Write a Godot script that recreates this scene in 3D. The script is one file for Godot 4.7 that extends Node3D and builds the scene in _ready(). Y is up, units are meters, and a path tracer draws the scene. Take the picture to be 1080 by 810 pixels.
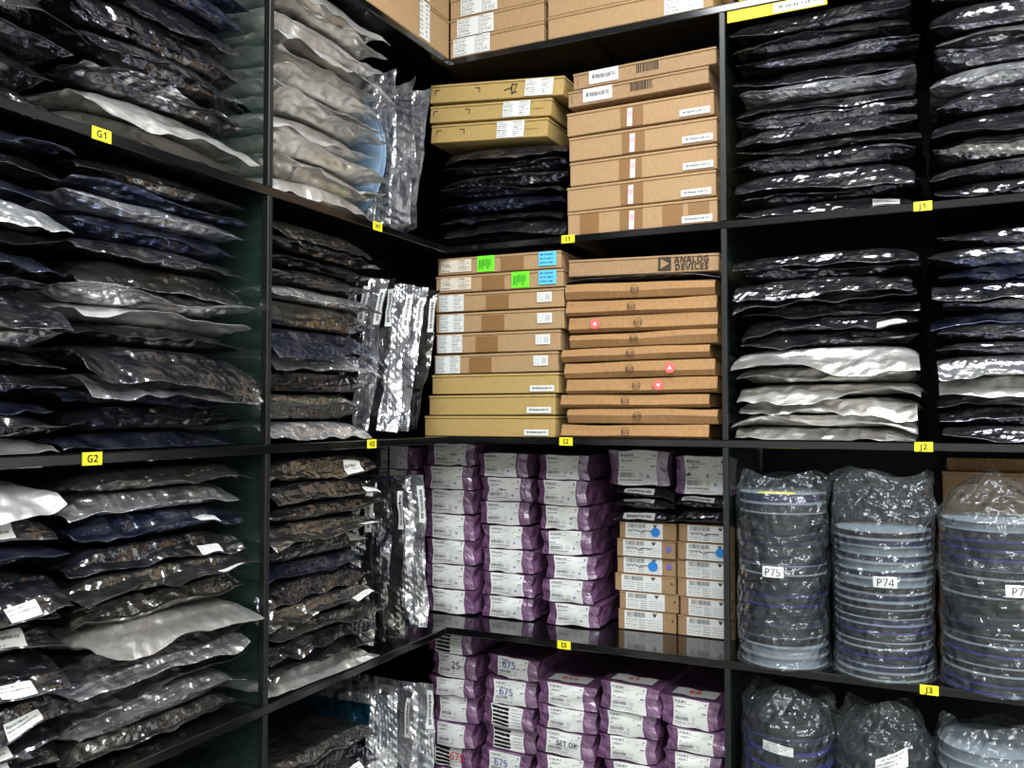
extends Node3D
# A corner of a component store: two black racks with glass dividers, packed with antistatic bags, cartons, wrapped packs and reels.
# Metres, y up. The two rack fronts meet at x = 0, z = 0: the back rack runs along +x, the side rack along +z.
const C0 := 1.42          # height of the shelf at eye level
const SA := C0 + 0.921
const SB := C0 + 0.46
const SD := C0 - 0.4565
const SE := C0 - 0.913
const TH := 0.016         # shelf thickness
const DEEP := 0.42        # rack depth
var rng := RandomNumberGenerator.new()
var taken := {}
var M := {}
var font: SystemFont
var bold: SystemFont
var cells := {}

func _ready():
	rng.seed = 7
	# ---- camera
	var cam := Camera3D.new(); cam.name = "camera"; add_child(cam)
	cam.fov = rad_to_deg(2.0 * atan(405.0 / 932.6)); cam.near = 0.05; cam.far = 50.0
	cam.position = Vector3(1.0709, C0 + 0.0632, 1.8548)
	cam.basis = Basis(Vector3.UP, 0.45169) * Basis(Vector3.RIGHT, 0.03342)
	cam.current = true
	# ---- environment
	var we := WorldEnvironment.new(); we.name = "environment"
	var env := Environment.new()
	env.background_mode = Environment.BG_COLOR
	env.background_color = Color(0.02, 0.02, 0.022)
	env.tonemap_mode = Environment.TONE_MAPPER_LINEAR
	env.tonemap_exposure = 1.0
	env.sdfgi_enabled = true; env.ssao_enabled = true; env.ssil_enabled = true
	we.environment = env; add_child(we)
	font = SystemFont.new(); font.font_names = PackedStringArray(["Droid Sans"])
	bold = SystemFont.new(); bold.font_names = PackedStringArray(["Droid Sans"]); bold.font_weight = 700
	make_materials()
	# ---- lamps of the room: four ceiling panels over the aisle
	ceiling_lamp(Vector3(0.95, 2.93, 1.05), Vector2(1.2, 0.6), 0.0, 5.2, "white ceiling panel lamp over the aisle nearest the corner")
	ceiling_lamp(Vector3(2.55, 2.93, 1.05), Vector2(1.2, 0.6), 0.0, 5.2, "white ceiling panel lamp farther along the back rack")
	ceiling_lamp(Vector3(0.95, 2.93, 2.65), Vector2(1.2, 0.6), 0.0, 5.2, "white ceiling panel lamp farther along the side rack")
	ceiling_lamp(Vector3(2.55, 2.93, 2.65), Vector2(1.2, 0.6), 0.0, 5.2, "white ceiling panel lamp behind the camera")
	room()
	racks()
	print("racks ", Time.get_ticks_msec())
	boxes_on_top()
	tan_boxes()
	folded_cartons()
	purple_packs()
	small_cartons()
	print("boxes ", Time.get_ticks_msec())
	reel_stacks()
	print("reels ", Time.get_ticks_msec())
	flat_bags()
	standing_bags()
	print("bags ", Time.get_ticks_msec())
	shelf_tags()

# ------------------------------------------------------------------ bookkeeping
func numbered(called: String) -> String:
	var k: int = taken.get(called, 0); taken[called] = k + 1
	return called if k == 0 else "%s_%03d" % [called, k]

func tag(o: Node3D, label: String, category: String, group := "", kind := ""):
	o.set_meta("label", label); o.set_meta("category", category)
	if group: o.set_meta("group", group)
	if kind: o.set_meta("kind", kind)

func thing(called: String, label: String, category: String, xf: Transform3D, group := "") -> Node3D:
	var o := Node3D.new(); o.name = numbered(called); add_child(o); o.transform = xf
	tag(o, label, category, group)
	return o

func part(called: String, mesh: Mesh, m: Material, parent: Node3D, xf := Transform3D(), label := "") -> MeshInstance3D:
	var o := MeshInstance3D.new(); o.name = called; o.mesh = mesh; o.material_override = m; o.transform = xf
	parent.add_child(o, true)
	if label: o.set_meta("label", label)
	return o

func struct(called: String, mesh: Mesh, m: Material, at: Vector3) -> MeshInstance3D:
	var o := MeshInstance3D.new(); o.name = called; o.mesh = mesh; o.material_override = m; o.position = at
	add_child(o); o.set_meta("kind", "structure")
	return o

func at(x: float, y: float, z: float) -> Transform3D: return Transform3D(Basis(), Vector3(x, y, z))

func ordinal(k: int) -> String:
	return ["top", "second", "third", "fourth", "fifth", "sixth", "seventh", "eighth", "ninth", "tenth", "eleventh", "twelfth", "thirteenth", "fourteenth", "fifteenth", "sixteenth", "seventeenth", "eighteenth", "nineteenth"][k]

func nth_from_top(k: int) -> String:
	return "topmost" if k == 0 else ordinal(k) + " from top"

# ------------------------------------------------------------------ materials
func plain(c: Color, rough: float, metal := 0.0, spec := 0.5) -> StandardMaterial3D:
	var m := StandardMaterial3D.new(); m.albedo_color = c; m.roughness = rough; m.metallic = metal; m.metallic_specular = spec
	return m

func tri(x: float) -> float:
	return absf(x - floorf(x) - 0.5) * 4.0 - 1.0

# crumpled film: straight creases in many directions, as a normal map that repeats
func crumple(n: int, seed_: int, waves: int, low: int, high: int, strength: float) -> ImageTexture:
	var r := RandomNumberGenerator.new(); r.seed = seed_
	var ks := []
	while ks.size() < waves:
		var k := (Vector2.from_angle(r.randf() * TAU) * lerpf(low, high, pow(r.randf(), 1.5))).round()
		if k.length() >= low and k.length() <= high: ks.append([k.x, k.y, r.randf(), 1.0 / pow(k.length(), 0.75), r.randi_range(1, 3), r.randi_range(1, 3), r.randf() * TAU])
	var h := PackedFloat32Array(); h.resize(n * n)
	for y in n:
		for x in n:
			var u := float(x) / n; var v := float(y) / n; var s := 0.0
			for k in ks:
				s += k[3] * tri(k[0] * u + k[1] * v + k[2] + 0.22 * sin(TAU * (k[4] * u + k[5] * v) + k[6]))
			h[y * n + x] = s
	var by := PackedByteArray(); by.resize(n * n * 3)
	for y in n:
		for x in n:
			var gx := (h[y * n + (x + 1) % n] - h[y * n + (x + n - 1) % n]) * strength
			var gy := (h[((y + 1) % n) * n + x] - h[((y + n - 1) % n) * n + x]) * strength
			var v := Vector3(-gx, gy, 1.0).normalized()
			var i := (y * n + x) * 3
			by[i] = int(v.x * 127.0 + 128.0); by[i + 1] = int(v.y * 127.0 + 128.0); by[i + 2] = int(v.z * 127.0 + 128.0)
	return ImageTexture.create_from_image(Image.create_from_data(n, n, false, Image.FORMAT_RGB8, by))

func mottle(seed_: int, freq: float, stops: Array) -> ImageTexture:
	var nz := FastNoiseLite.new(); nz.seed = seed_; nz.frequency = freq; nz.noise_type = FastNoiseLite.TYPE_SIMPLEX; nz.fractal_octaves = 4
	var im := nz.get_seamless_image(256, 256); im.convert(Image.FORMAT_L8)
	var out := Image.create(256, 256, false, Image.FORMAT_RGB8)
	var g := Gradient.new(); g.offsets = PackedFloat32Array(); g.colors = PackedColorArray()
	for s in stops: g.add_point(s[0], s[1])
	for y in 256:
		for x in 256: out.set_pixel(x, y, g.sample(im.get_pixel(x, y).r))
	return ImageTexture.create_from_image(out)

func film(called: String, stops: Array, rough: float, metal: float, nrm: Texture2D, ns: float, seed_: int) -> StandardMaterial3D:
	var m := StandardMaterial3D.new(); m.resource_name = called
	m.albedo_texture = mottle(seed_, 0.012, stops); m.roughness = rough; m.metallic = metal; m.metallic_specular = 0.7
	m.normal_enabled = true; m.normal_texture = nrm; m.normal_scale = ns
	return m

func card(called: String, c: Color, c2: Color, seed_: int) -> StandardMaterial3D:
	var m := StandardMaterial3D.new(); m.resource_name = called
	m.albedo_texture = mottle(seed_, 0.09, [[0.3, c2], [0.7, c]]); m.uv1_triplanar = true; m.uv1_scale = Vector3(4.3, 2.1, 4.3)
	m.roughness = 0.75; m.metallic_specular = 0.35
	return m

func make_materials():
	var fine := crumple(640, 12, 20, 2, 30, 2.5)
	var soft := crumple(512, 23, 11, 2, 11, 1.9)
	M.fine = fine; M.soft = soft
	var G := func(v): return Color(v, v, v)
	M.k = film("black_film", [[0.25, Color(0.36, 0.36, 0.39)], [0.5, Color(0.44, 0.44, 0.46)], [0.75, Color(0.54, 0.53, 0.53)]], 0.14, 0.95, fine, 0.8, 1)
	M.b = film("smoky_film", [[0.25, Color(0.45, 0.45, 0.45)], [0.5, Color(0.53, 0.525, 0.515)], [0.75, Color(0.61, 0.60, 0.58)]], 0.14, 0.95, fine, 0.85, 2)
	M.n = film("navy_film", [[0.25, Color(0.26, 0.28, 0.39)], [0.5, Color(0.35, 0.37, 0.47)], [0.75, Color(0.50, 0.51, 0.56)]], 0.14, 0.92, fine, 0.8, 3)
	M.s = film("silver_film", [[0.25, Color(0.80, 0.79, 0.77)], [0.75, Color(0.90, 0.89, 0.87)]], 0.33, 0.82, soft, 0.9, 4)
	M.g = film("grey_foil", [[0.25, Color(0.76, 0.75, 0.74)], [0.75, Color(0.86, 0.85, 0.84)]], 0.36, 0.75, soft, 0.6, 5)
	M.c = film("bright_film", [[0.25, Color(0.66, 0.66, 0.68)], [0.75, Color(0.86, 0.86, 0.86)]], 0.17, 0.8, fine, 1.2, 6)
	M.t = film("teal_film", [[0.25, Color(0.08, 0.20, 0.26)], [0.75, Color(0.14, 0.36, 0.45)]], 0.2, 0.75, fine, 0.9, 7)
	M.v = film("blue_film", [[0.25, Color(0.13, 0.15, 0.30)], [0.75, Color(0.26, 0.31, 0.50)]], 0.17, 0.8, fine, 0.9, 8)
	M.purple = film("purple_film", [[0.25, Color(0.35, 0.23, 0.35)], [0.5, Color(0.40, 0.265, 0.39)], [0.8, Color(0.46, 0.33, 0.45)]], 0.3, 0.0, fine, 0.6, 9)
	M.purple.clearcoat_enabled = true; M.purple.clearcoat = 0.7; M.purple.clearcoat_roughness = 0.1
	M.kraft = card("kraft", Color(0.635, 0.515, 0.375), Color(0.615, 0.495, 0.355), 20)
	M.straw = card("straw_card", Color(0.66, 0.555, 0.345), Color(0.64, 0.535, 0.325), 21)
	M.brown = card("brown_card", Color(0.60, 0.455, 0.30), Color(0.56, 0.42, 0.27), 22)
	M.dull = card("dull_card", Color(0.60, 0.485, 0.355), Color(0.575, 0.46, 0.335), 23)
	M.card_dark = card("card_inside", Color(0.52, 0.40, 0.27), Color(0.45, 0.34, 0.22), 24)
	M.tape = plain(Color(0.51, 0.375, 0.23), 0.3)
	M.shelf = plain(Color(0.035, 0.037, 0.038), 0.13, 0.0, 0.55)
	M.panel = plain(Color(0.035, 0.037, 0.038), 0.55, 0.0, 0.3)
	M.edge = plain(Color(0.075, 0.08, 0.08), 0.35)
	M.glass = StandardMaterial3D.new(); M.glass.albedo_color = Color(0.25, 0.36, 0.32, 0.12); M.glass.roughness = 0.03; M.glass.transparency = BaseMaterial3D.TRANSPARENCY_ALPHA
	M.clear = StandardMaterial3D.new(); M.clear.albedo_color = Color(0.75, 0.78, 0.80, 0.04); M.clear.roughness = 0.05; M.clear.transparency = BaseMaterial3D.TRANSPARENCY_ALPHA
	M.clear.normal_enabled = true; M.clear.normal_texture = fine; M.clear.normal_scale = 2.0
	M.clear.metallic_specular = 0.5
	M.white = plain(Color(0.84, 0.84, 0.82), 0.6)
	M.ink = plain(Color(0.05, 0.05, 0.06), 0.7)
	M.blue_ink = plain(Color(0.12, 0.16, 0.52), 0.6)
	M.red_ink = plain(Color(0.75, 0.16, 0.16), 0.6)
	M.brown_ink = plain(Color(0.20, 0.15, 0.09), 0.8)
	M.pink = plain(Color(0.95, 0.74, 0.74), 0.6)
	M.red = plain(Color(0.86, 0.38, 0.36), 0.6)
	M.yellow = plain(Color(0.93, 0.88, 0.12), 0.55)
	M.amber = plain(Color(0.95, 0.78, 0.10), 0.6)
	M.blue_dot = plain(Color(0.10, 0.48, 0.78), 0.6)
	M.violet_dot = plain(Color(0.42, 0.38, 0.66), 0.6)
	M.reel_navy = plain(Color(0.10, 0.11, 0.27), 0.35)
	M.reel_black = plain(Color(0.08, 0.08, 0.09), 0.35)
	M.reel_white = plain(Color(0.48, 0.52, 0.55), 0.35)
	M.reel_blue = plain(Color(0.12, 0.13, 0.42), 0.35)
	M.reel_pale = plain(Color(0.50, 0.60, 0.70), 0.3)
	M.paint = plain(Color(0.80, 0.80, 0.78), 0.9)
	M.ceiling = plain(Color(0.86, 0.86, 0.85), 0.95)
	M.floor = card("floor_tile", Color(0.52, 0.52, 0.50), Color(0.46, 0.46, 0.45), 31)
	M.floor.uv1_scale = Vector3(0.7, 0.7, 0.7); M.floor.roughness = 0.4
	M.lamp_body = plain(Color(0.9, 0.9, 0.9), 0.5)
	M.lamp_glow = plain(Color(0.95, 0.97, 1.0), 0.5); M.lamp_glow.emission_enabled = true; M.lamp_glow.emission = Color(0.95, 0.98, 1.0); M.lamp_glow.emission_energy_multiplier = 3.0
	label_sheet()

# ------------------------------------------------------------------ printed labels: one sheet of small prints
const CELL := {"pack": Rect2(0, 0, 384, 260), "pack_b": Rect2(384, 0, 384, 260), "marker": Rect2(0, 260, 384, 260), "parts": Rect2(384, 260, 384, 200), "parts_b": Rect2(384, 460, 384, 200), "address": Rect2(768, 0, 256, 170), "cream": Rect2(768, 170, 256, 110), "page": Rect2(768, 280, 256, 240),
	"strip": Rect2(0, 520, 320, 64), "hand": Rect2(0, 584, 320, 64), "bag": Rect2(0, 648, 320, 110), "green": Rect2(768, 520, 160, 160), "blue": Rect2(768, 680, 160, 130), "small": Rect2(384, 660, 200, 110), "pink": Rect2(930, 520, 60, 200), "reel": Rect2(384, 780, 320, 120), "plain": Rect2(0, 780, 320, 120)}

func label_sheet():
	var im := Image.create(1024, 1024, false, Image.FORMAT_RGB8); im.fill(Color(0.82, 0.82, 0.80))
	var r := RandomNumberGenerator.new(); r.seed = 5
	var ink := Color(0.12, 0.12, 0.13); var faint := Color(0.48, 0.48, 0.48)
	var run := func(x: int, y: int, w: int, h: int, c: Color):    # a line of small type
		var p := x
		while p < x + w:
			var n := r.randi_range(2, 7)
			im.fill_rect(Rect2i(p, y + r.randi_range(0, maxi(1, h / 4)), mini(n, x + w - p), h), c)
			p += n + r.randi_range(1, 4) + (5 if r.randf() < 0.15 else 0)
	var bars := func(x: int, y: int, w: int, h: int, c: Color):
		var p := x
		while p < x + w:
			var n := r.randi_range(1, 4); im.fill_rect(Rect2i(p, y, n, h), c); p += n + r.randi_range(1, 4)
	for nm in ["pack", "pack_b"]:
		var o: Vector2 = CELL[nm].position; var x := int(o.x); var y := int(o.y)
		run.call(x + 26, y + 28, 120, 16, ink); run.call(x + 26, y + 50, 190, 7, faint); run.call(x + 26, y + 72, 110, 12, ink)
		run.call(x + 26, y + 92, 70, 6, faint); run.call(x + 26, y + 120, 30, 10, ink); run.call(x + 26, y + 146, 130, 6, faint)
		bars.call(x + 26, y + 166, 140, 34, ink); run.call(x + 26, y + 214, 210, 10, ink); run.call(x + 26, y + 234, 260, 6, faint)
		run.call(x + 340, y + 26, 16, 18, ink); run.call(x + 280, y + 60, 80, 6, faint); run.call(x + 320, y + 110, 44, 14, ink); run.call(x + 290, y + 140, 70, 5, faint)
		run.call(x + 270, y + 72, 20, 10, faint)
		if nm == "pack":
			for yy in range(-18, 19):
				for xx in range(-18, 19):
					if absi(xx) + absi(yy) < 19: im.set_pixel(x + 290 + xx, y + 190 + yy, Color(0.50, 0.54, 0.70))
		im.fill_rect(Rect2i(x + 200, y + 160, 44, 44), Color(0.74, 0.74, 0.73))
	var mo: Vector2 = CELL.marker.position
	for k in 5:
		for j in 90:
			var yy := int(mo.y) + 24 + k * 46 + int(j * 0.12) + r.randi_range(-6, 6)
			im.fill_rect(Rect2i(int(mo.x) + 12 + j * 2 + r.randi_range(0, 6), yy, 22, 15 + r.randi_range(0, 8)), Color(0.03, 0.03, 0.035))
	for k in 6: run.call(int(mo.x) + 250, int(mo.y) + 30 + k * 36, 110, 8, ink)
	for nm in ["parts", "parts_b"]:
		var o: Vector2 = CELL[nm].position; var x := int(o.x); var y := int(o.y)
		bars.call(x + 30, y + 14, 180, 50, ink); run.call(x + 30, y + 70, 150, 5, faint)
		for yy in 30: im.fill_rect(Rect2i(x + 280 + yy / 2, y + 24 + yy, 40 - yy, 1), ink)
		im.fill_rect(Rect2i(x + 278, y + 14, 46, 7), ink)
		for k in 4:
			run.call(x + 24, y + 88 + k * 26, 110, 6 if k % 2 else 9, ink if k % 2 == 0 else faint); run.call(x + 150, y + 90 + k * 26, 60, 9, ink); run.call(x + 230, y + 88 + k * 26, 130, 7, faint)
		if nm == "parts_b":    # scrawled over by hand
			var px := x + 40; var py := y + 105
			for j in 240:
				var nx := px + 1; py = clampi(py + r.randi_range(-6, 6), y + 90, y + 160); im.fill_rect(Rect2i(nx, py, 4, 5), ink); px = nx
	for nm in ["address", "cream", "page"]:
		var c: Rect2 = CELL[nm]; var x := int(c.position.x); var y := int(c.position.y)
		if nm == "cream": im.fill_rect(Rect2i(c), Color(0.80, 0.76, 0.68))
		var rows := int(c.size.y / 20)
		for k in rows:
			run.call(x + 12, y + 10 + k * 19, 95 - r.randi_range(0, 30), 11 if k % 3 else 7, ink if k % 2 == 0 else faint)
			run.call(x + 150, y + 10 + k * 19, 90 - r.randi_range(0, 40), 9, ink if k % 3 == 0 else faint)
	for nm in ["strip", "hand"]:
		var c: Rect2 = CELL[nm]
		run.call(int(c.position.x) + 40, int(c.position.y) + 18, 240, 26 if nm == "hand" else 20, ink)
	var bo: Vector2 = CELL.bag.position
	run.call(int(bo.x) + 20, int(bo.y) + 16, 200, 14, ink); run.call(int(bo.x) + 20, int(bo.y) + 46, 260, 14, ink); run.call(int(bo.x) + 20, int(bo.y) + 78, 160, 10, faint)
	im.fill_rect(Rect2i(CELL.green), Color(0.42, 0.93, 0.16))
	for k in 12: bars.call(776 + k * 10, 545 + r.randi_range(0, 20), 12, 70 + r.randi_range(0, 30), Color(0.10, 0.24, 0.05))
	im.fill_rect(Rect2i(CELL.blue), Color(0.33, 0.72, 0.88))
	for k in 3: run.call(784, 700 + k * 36, 110, 14, Color(0.08, 0.16, 0.24))
	var so: Vector2 = CELL.small.position
	for k in 4: run.call(int(so.x) + 16, int(so.y) + 16 + k * 22, 70, 7, faint)
	im.fill_rect(Rect2i(int(so.x) + 110, int(so.y) + 24, 66, 66), Color(0.70, 0.70, 0.69))
	im.fill_rect(Rect2i(CELL.pink), Color(0.96, 0.80, 0.80))
	im.fill_rect(Rect2i(938, 560, 44, 60), Color(0.90, 0.52, 0.55))
	for k in 5: im.fill_rect(Rect2i(942, 566 + k * 11, 34, 4), Color(0.95, 0.78, 0.78))
	var ro: Vector2 = CELL.reel.position
	for k in 4: run.call(int(ro.x) + 20, int(ro.y) + 14 + k * 25, 270 - k * 40, 12, ink)
	var m := StandardMaterial3D.new(); m.resource_name = "printed_paper"; m.albedo_texture = ImageTexture.create_from_image(im); m.roughness = 0.5
	M.print = m

func cell_uv(nm: String, u: float, v: float) -> Vector2:
	var c: Rect2 = CELL[nm]
	return Vector2((c.position.x + (0.02 + 0.96 * u) * c.size.x) / 1024.0, (c.position.y + (0.02 + 0.96 * v) * c.size.y) / 1024.0)

# a sheet through points f(u, v), u to the right and v down as one reads it
func sheet(nu: int, nv: int, nm: String, f: Callable) -> ArrayMesh:
	var st := SurfaceTool.new(); st.begin(Mesh.PRIMITIVE_TRIANGLES)
	for j in nv + 1:
		for i in nu + 1:
			var u := float(i) / nu; var v := float(j) / nv
			st.set_uv(cell_uv(nm, u, v)); st.add_vertex(f.call(u, v))
	for j in nv:
		for i in nu:
			var a := j * (nu + 1) + i
			for k in [a, a + 1, a + nu + 1, a + 1, a + nu + 2, a + nu + 1]: st.add_index(k)
	st.generate_normals()
	return st.commit()

func flat_label(nm: String, x: float, y: float, w: float, h: float, z: float, parent: Node3D, called := "label", turn := 0.0) -> MeshInstance3D:
	var f := func(u, v):
		var p := Vector2((u - 0.5) * w, (0.5 - v) * h).rotated(turn)
		return Vector3(x + p.x, y + p.y, z)
	return part(called, sheet(1, 1, nm, f), M.print, parent)

func lettering(text: String, tall: float, m: Material, parent: Node3D, xf: Transform3D, called := "lettering") -> MeshInstance3D:
	var t := TextMesh.new(); t.text = text; t.font = bold if called == "lettering" else font; t.font_size = 64; t.pixel_size = tall / 46.0; t.depth = 0.0005; t.curve_step = 2.0
	return part(called, t, m, parent, xf)

# ------------------------------------------------------------------ shapes
# box with chamfered edges, base at y = 0, front at z = 0, centred in x
func cbox(w: float, h: float, d: float, c: float) -> ArrayMesh:
	var st := SurfaceTool.new(); st.begin(Mesh.PRIMITIVE_TRIANGLES)
	var half := Vector3(w, h, d) / 2.0; c = minf(c, minf(half.x, minf(half.y, half.z)) * 0.9); var mid := Vector3(0, h / 2.0, -d / 2.0)
	var v := func(s: Vector3, ax: int) -> Vector3:
		var p := Vector3()
		for k in 3: p[k] = s[k] * (half[k] - (0.0 if k == ax else c))
		return p
	var face := func(ps: Array):
		var n: Vector3 = (ps[1] - ps[0]).cross(ps[2] - ps[0]); var o := Vector3()
		for p in ps: o += p
		if n.dot(o) > 0: ps.reverse()
		n = (ps[2] - ps[0]).cross(ps[1] - ps[0]).normalized()
		for k in range(1, ps.size() - 1):
			for q in [ps[0], ps[k], ps[k + 1]]:
				st.set_normal(n); st.set_uv(Vector2(q.x * 4.0, q.y * 4.0)); st.add_vertex(q + mid)
	for ax in 3:
		var a := (ax + 1) % 3; var b := (ax + 2) % 3
		for s in [-1, 1]:
			var ps := []
			for q in [[-1, -1], [1, -1], [1, 1], [-1, 1]]:
				var sg := Vector3(); sg[ax] = s; sg[a] = q[0]; sg[b] = q[1]; ps.append(v.call(sg, ax))
			face.call(ps)
		for q in [[-1, -1], [1, -1], [1, 1], [-1, 1]]:
			var s1 := Vector3(); s1[ax] = -1; s1[a] = q[0]; s1[b] = q[1]
			var s2 := s1; s2[ax] = 1
			face.call([v.call(s1, a), v.call(s2, a), v.call(s2, b), v.call(s1, b)])
	for sx in [-1, 1]:
		for sy in [-1, 1]:
			for sz in [-1, 1]:
				var s := Vector3(sx, sy, sz); face.call([v.call(s, 0), v.call(s, 1), v.call(s, 2)])
	return st.commit()

# closed soft body: the six faces of a cube, each a grid, bent by f
func soft_body(nx: int, ny: int, nz: int, f: Callable) -> ArrayMesh:
	var st := SurfaceTool.new(); st.begin(Mesh.PRIMITIVE_TRIANGLES); var n := [nx, ny, nz]; st.set_smooth_group(-1)
	for ax in 3:
		var a := (ax + 1) % 3; var b := (ax + 2) % 3
		for s in [-1, 1]:
			var grid := []
			for j in n[b] + 1:
				var row := []
				for i in n[a] + 1:
					var p := Vector3(); p[ax] = s; p[a] = -1.0 + 2.0 * i / n[a]; p[b] = -1.0 + 2.0 * j / n[b]; row.append(f.call(p))
				grid.append(row)
			for j in n[b]:
				for i in n[a]:
					var q: Array = [grid[j][i], grid[j][i + 1], grid[j + 1][i + 1], grid[j + 1][i]]
					if s > 0: q.reverse()
					for k in [0, 1, 2, 0, 2, 3]:
						st.set_uv(Vector2(q[k][a] + q[k].y * 0.3, q[k][b]) * 5.0); st.add_vertex(q[k])
	st.generate_normals()
	return st.commit()

func lathe(profile: PackedVector2Array, n: int) -> ArrayMesh:
	var st := SurfaceTool.new(); st.begin(Mesh.PRIMITIVE_TRIANGLES)
	for k in profile.size() - 1:
		var p := profile[k]; var q := profile[k + 1]
		var nn := Vector2(p.y - q.y, q.x - p.x).normalized()
		for i in n:
			var a := TAU * i / n; var b := TAU * (i + 1) / n
			var ps := [[p, a], [q, a], [q, b], [p, b]]
			for j in [0, 1, 2, 0, 2, 3]:
				var e: Vector2 = ps[j][0]; var t: float = ps[j][1]
				st.set_normal(Vector3(nn.x * cos(t), nn.y, nn.x * sin(t))); st.set_uv(Vector2(t, e.y)); st.add_vertex(Vector3(e.x * cos(t), e.y, e.x * sin(t)))
	return st.commit()

# ------------------------------------------------------------------ room
func bx(w: float, h: float, d: float) -> BoxMesh:
	var b := BoxMesh.new(); b.size = Vector3(w, h, d); return b

func ceiling_lamp(p: Vector3, size: Vector2, turn: float, energy: float, label: String):
	var o := thing("ceiling_lamp", label, "lamp", Transform3D(Basis(Vector3.UP, turn), p), "ceiling lamps")
	part("housing", cbox(size.x + 0.04, 0.03, size.y + 0.04, 0.004), M.lamp_body, o, at(0, -0.01, size.y / 2 + 0.02))
	part("diffuser", bx(size.x, 0.006, size.y), M.lamp_glow, o, at(0, -0.014, 0))
	var l := AreaLight3D.new(); l.name = "lamp_light"; l.area_size = size; l.light_energy = energy; l.light_color = Color(0.97, 0.985, 1.0)
	l.area_range = 12.0; l.area_attenuation = 2.0; l.shadow_enabled = true
	l.transform = Transform3D(Basis(Vector3.RIGHT, -PI / 2), Vector3(0, -0.02, 0)); o.add_child(l)

func room():
	struct("floor", bx(4.4, 0.1, 4.6), M.floor, Vector3(1.75, -0.05, 1.85))
	struct("ceiling", bx(4.4, 0.1, 4.6), M.ceiling, Vector3(1.75, 3.0, 1.85))
	struct("wall_left", bx(0.1, 2.95, 4.6), M.paint, Vector3(-0.5, 1.475, 1.85))
	struct("wall_back", bx(4.2, 2.95, 0.1), M.paint, Vector3(1.65, 1.475, -0.5))
	struct("wall_right", bx(0.1, 2.95, 4.6), M.paint, Vector3(3.8, 1.475, 1.85))
	struct("wall_front", bx(4.2, 2.95, 0.1), M.paint, Vector3(1.65, 1.475, 4.1))

# ------------------------------------------------------------------ racks
const XP := 0.665         # divider of the back rack
const XQ := 1.43
const ZP := 0.634         # divider of the side rack
const ZQ := 1.412
func racks():
	var back := thing("storage_rack", "black glossy rack with glass dividers along the back wall", "shelving", Transform3D())
	var side := thing("storage_rack", "black glossy rack with tag G1 along the side wall", "shelving", Transform3D())
	for y in [SA, SB, C0, SD, SE, 0.06]:
		part("shelf_board", cbox(XQ + DEEP + 0.012, TH, DEEP, 0.0015), M.shelf, back, at((XQ - DEEP + 0.012) / 2, y - TH / 2, 0))
		part("shelf_board", cbox(DEEP, TH, ZQ + 0.012, 0.0015), M.shelf, side, at(-DEEP / 2, y - TH / 2, ZQ + 0.0125))
	part("back_panel", bx(XQ + DEEP, 2.8, 0.01), M.panel, back, at((XQ - DEEP) / 2, 1.41, -DEEP - 0.006))
	part("end_panel", bx(0.01, 2.8, DEEP), M.panel, back, at(-DEEP - 0.006, 1.41, -DEEP / 2))
	part("back_panel", bx(0.01, 2.8, ZQ), M.panel, side, at(-DEEP - 0.006, 1.41, ZQ / 2 + 0.001))
	var ys := [0.06, SE, SD, C0, SB, SA]
	for k in 5:
		var y0: float = ys[k] + TH / 2; var h: float = ys[k + 1] - ys[k] - TH
		for x in [XP, XQ]:
			part("post", cbox(0.012, h, 0.014, 0.001), M.edge, back, at(x, y0, 0))
			part("glass_divider", bx(0.005, h - 0.002, DEEP - 0.02), M.glass, back, at(x, y0 + h / 2, -DEEP / 2 - 0.006), "clear glass divider pane")
		for z in [ZP, ZQ]:
			part("post", cbox(0.014, h, 0.012, 0.001), M.edge, side, at(-0.007, y0, z + 0.006))
			part("glass_divider", bx(DEEP - 0.02, h - 0.002, 0.005), M.glass, side, at(-DEEP / 2 - 0.006, y0 + h / 2, z), "clear glass divider pane")
		if k in [2, 3]:
			part("glass_divider", bx(0.24, h - 0.002, 0.005), M.glass, side, at(-0.29, y0 + h / 2, 0.004), "clear glass end pane")
			part("pane_edge", bx(0.003, h - 0.002, 0.006), M.edge, side, at(-0.168, y0 + h / 2, 0.004))

func shelf_tags():
	for t in [["G1", 0, 0.988, SB], ["G2", 0, 0.995, C0], ["H1", 0, 0.302, SB], ["H2", 0, 0.319, C0], ["I1", 1, 0.313, SB], ["I2", 1, 0.307, C0], ["I3", 1, 0.301, SD], ["J1", 1, 1.045, SB], ["J2", 1, 1.040, C0], ["J3", 1, 1.043, SD]]:
		var xf := Transform3D(Basis(), Vector3(t[2], t[3] - 0.009, 0.0012)) if t[1] == 1 else Transform3D(Basis(Vector3.UP, PI / 2), Vector3(0.0012, t[3] - 0.009, t[2]))
		var o := thing("shelf_tag", "small yellow tag %s stuck on the black shelf edge" % t[0], "tag", xf, "yellow shelf tags")
		var sh := part("tag_sheet", cbox(0.032, 0.018, 0.001, 0.0002), M.yellow, o)
		lettering(t[0], 0.0105, M.ink, sh, at(0, 0.009, 0.0004))

# ------------------------------------------------------------------ cartons
# flat carton: body, lid with its seam, and prints. Front at z = 0, base at y = 0
func carton(label: String, x: float, y: float, z: float, w: float, h: float, d: float, roll: float, m: Material, group: String, turn := 0.0) -> Node3D:
	var o := thing("cardboard_box", label, "box", Transform3D(Basis(Vector3.UP, turn) * Basis(Vector3.BACK, deg_to_rad(roll)), Vector3(x, y, z)), group)
	var lid := minf(0.006, h * 0.15)
	part("body", cbox(w - 0.002, h - lid - 0.0006, d - 0.002, 0.0015), m, o, at(0, 0, -0.001))
	part("lid", cbox(w, lid, d, 0.0012), m, o, at(0, h - lid - 0.0004, 0))
	return o

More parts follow.
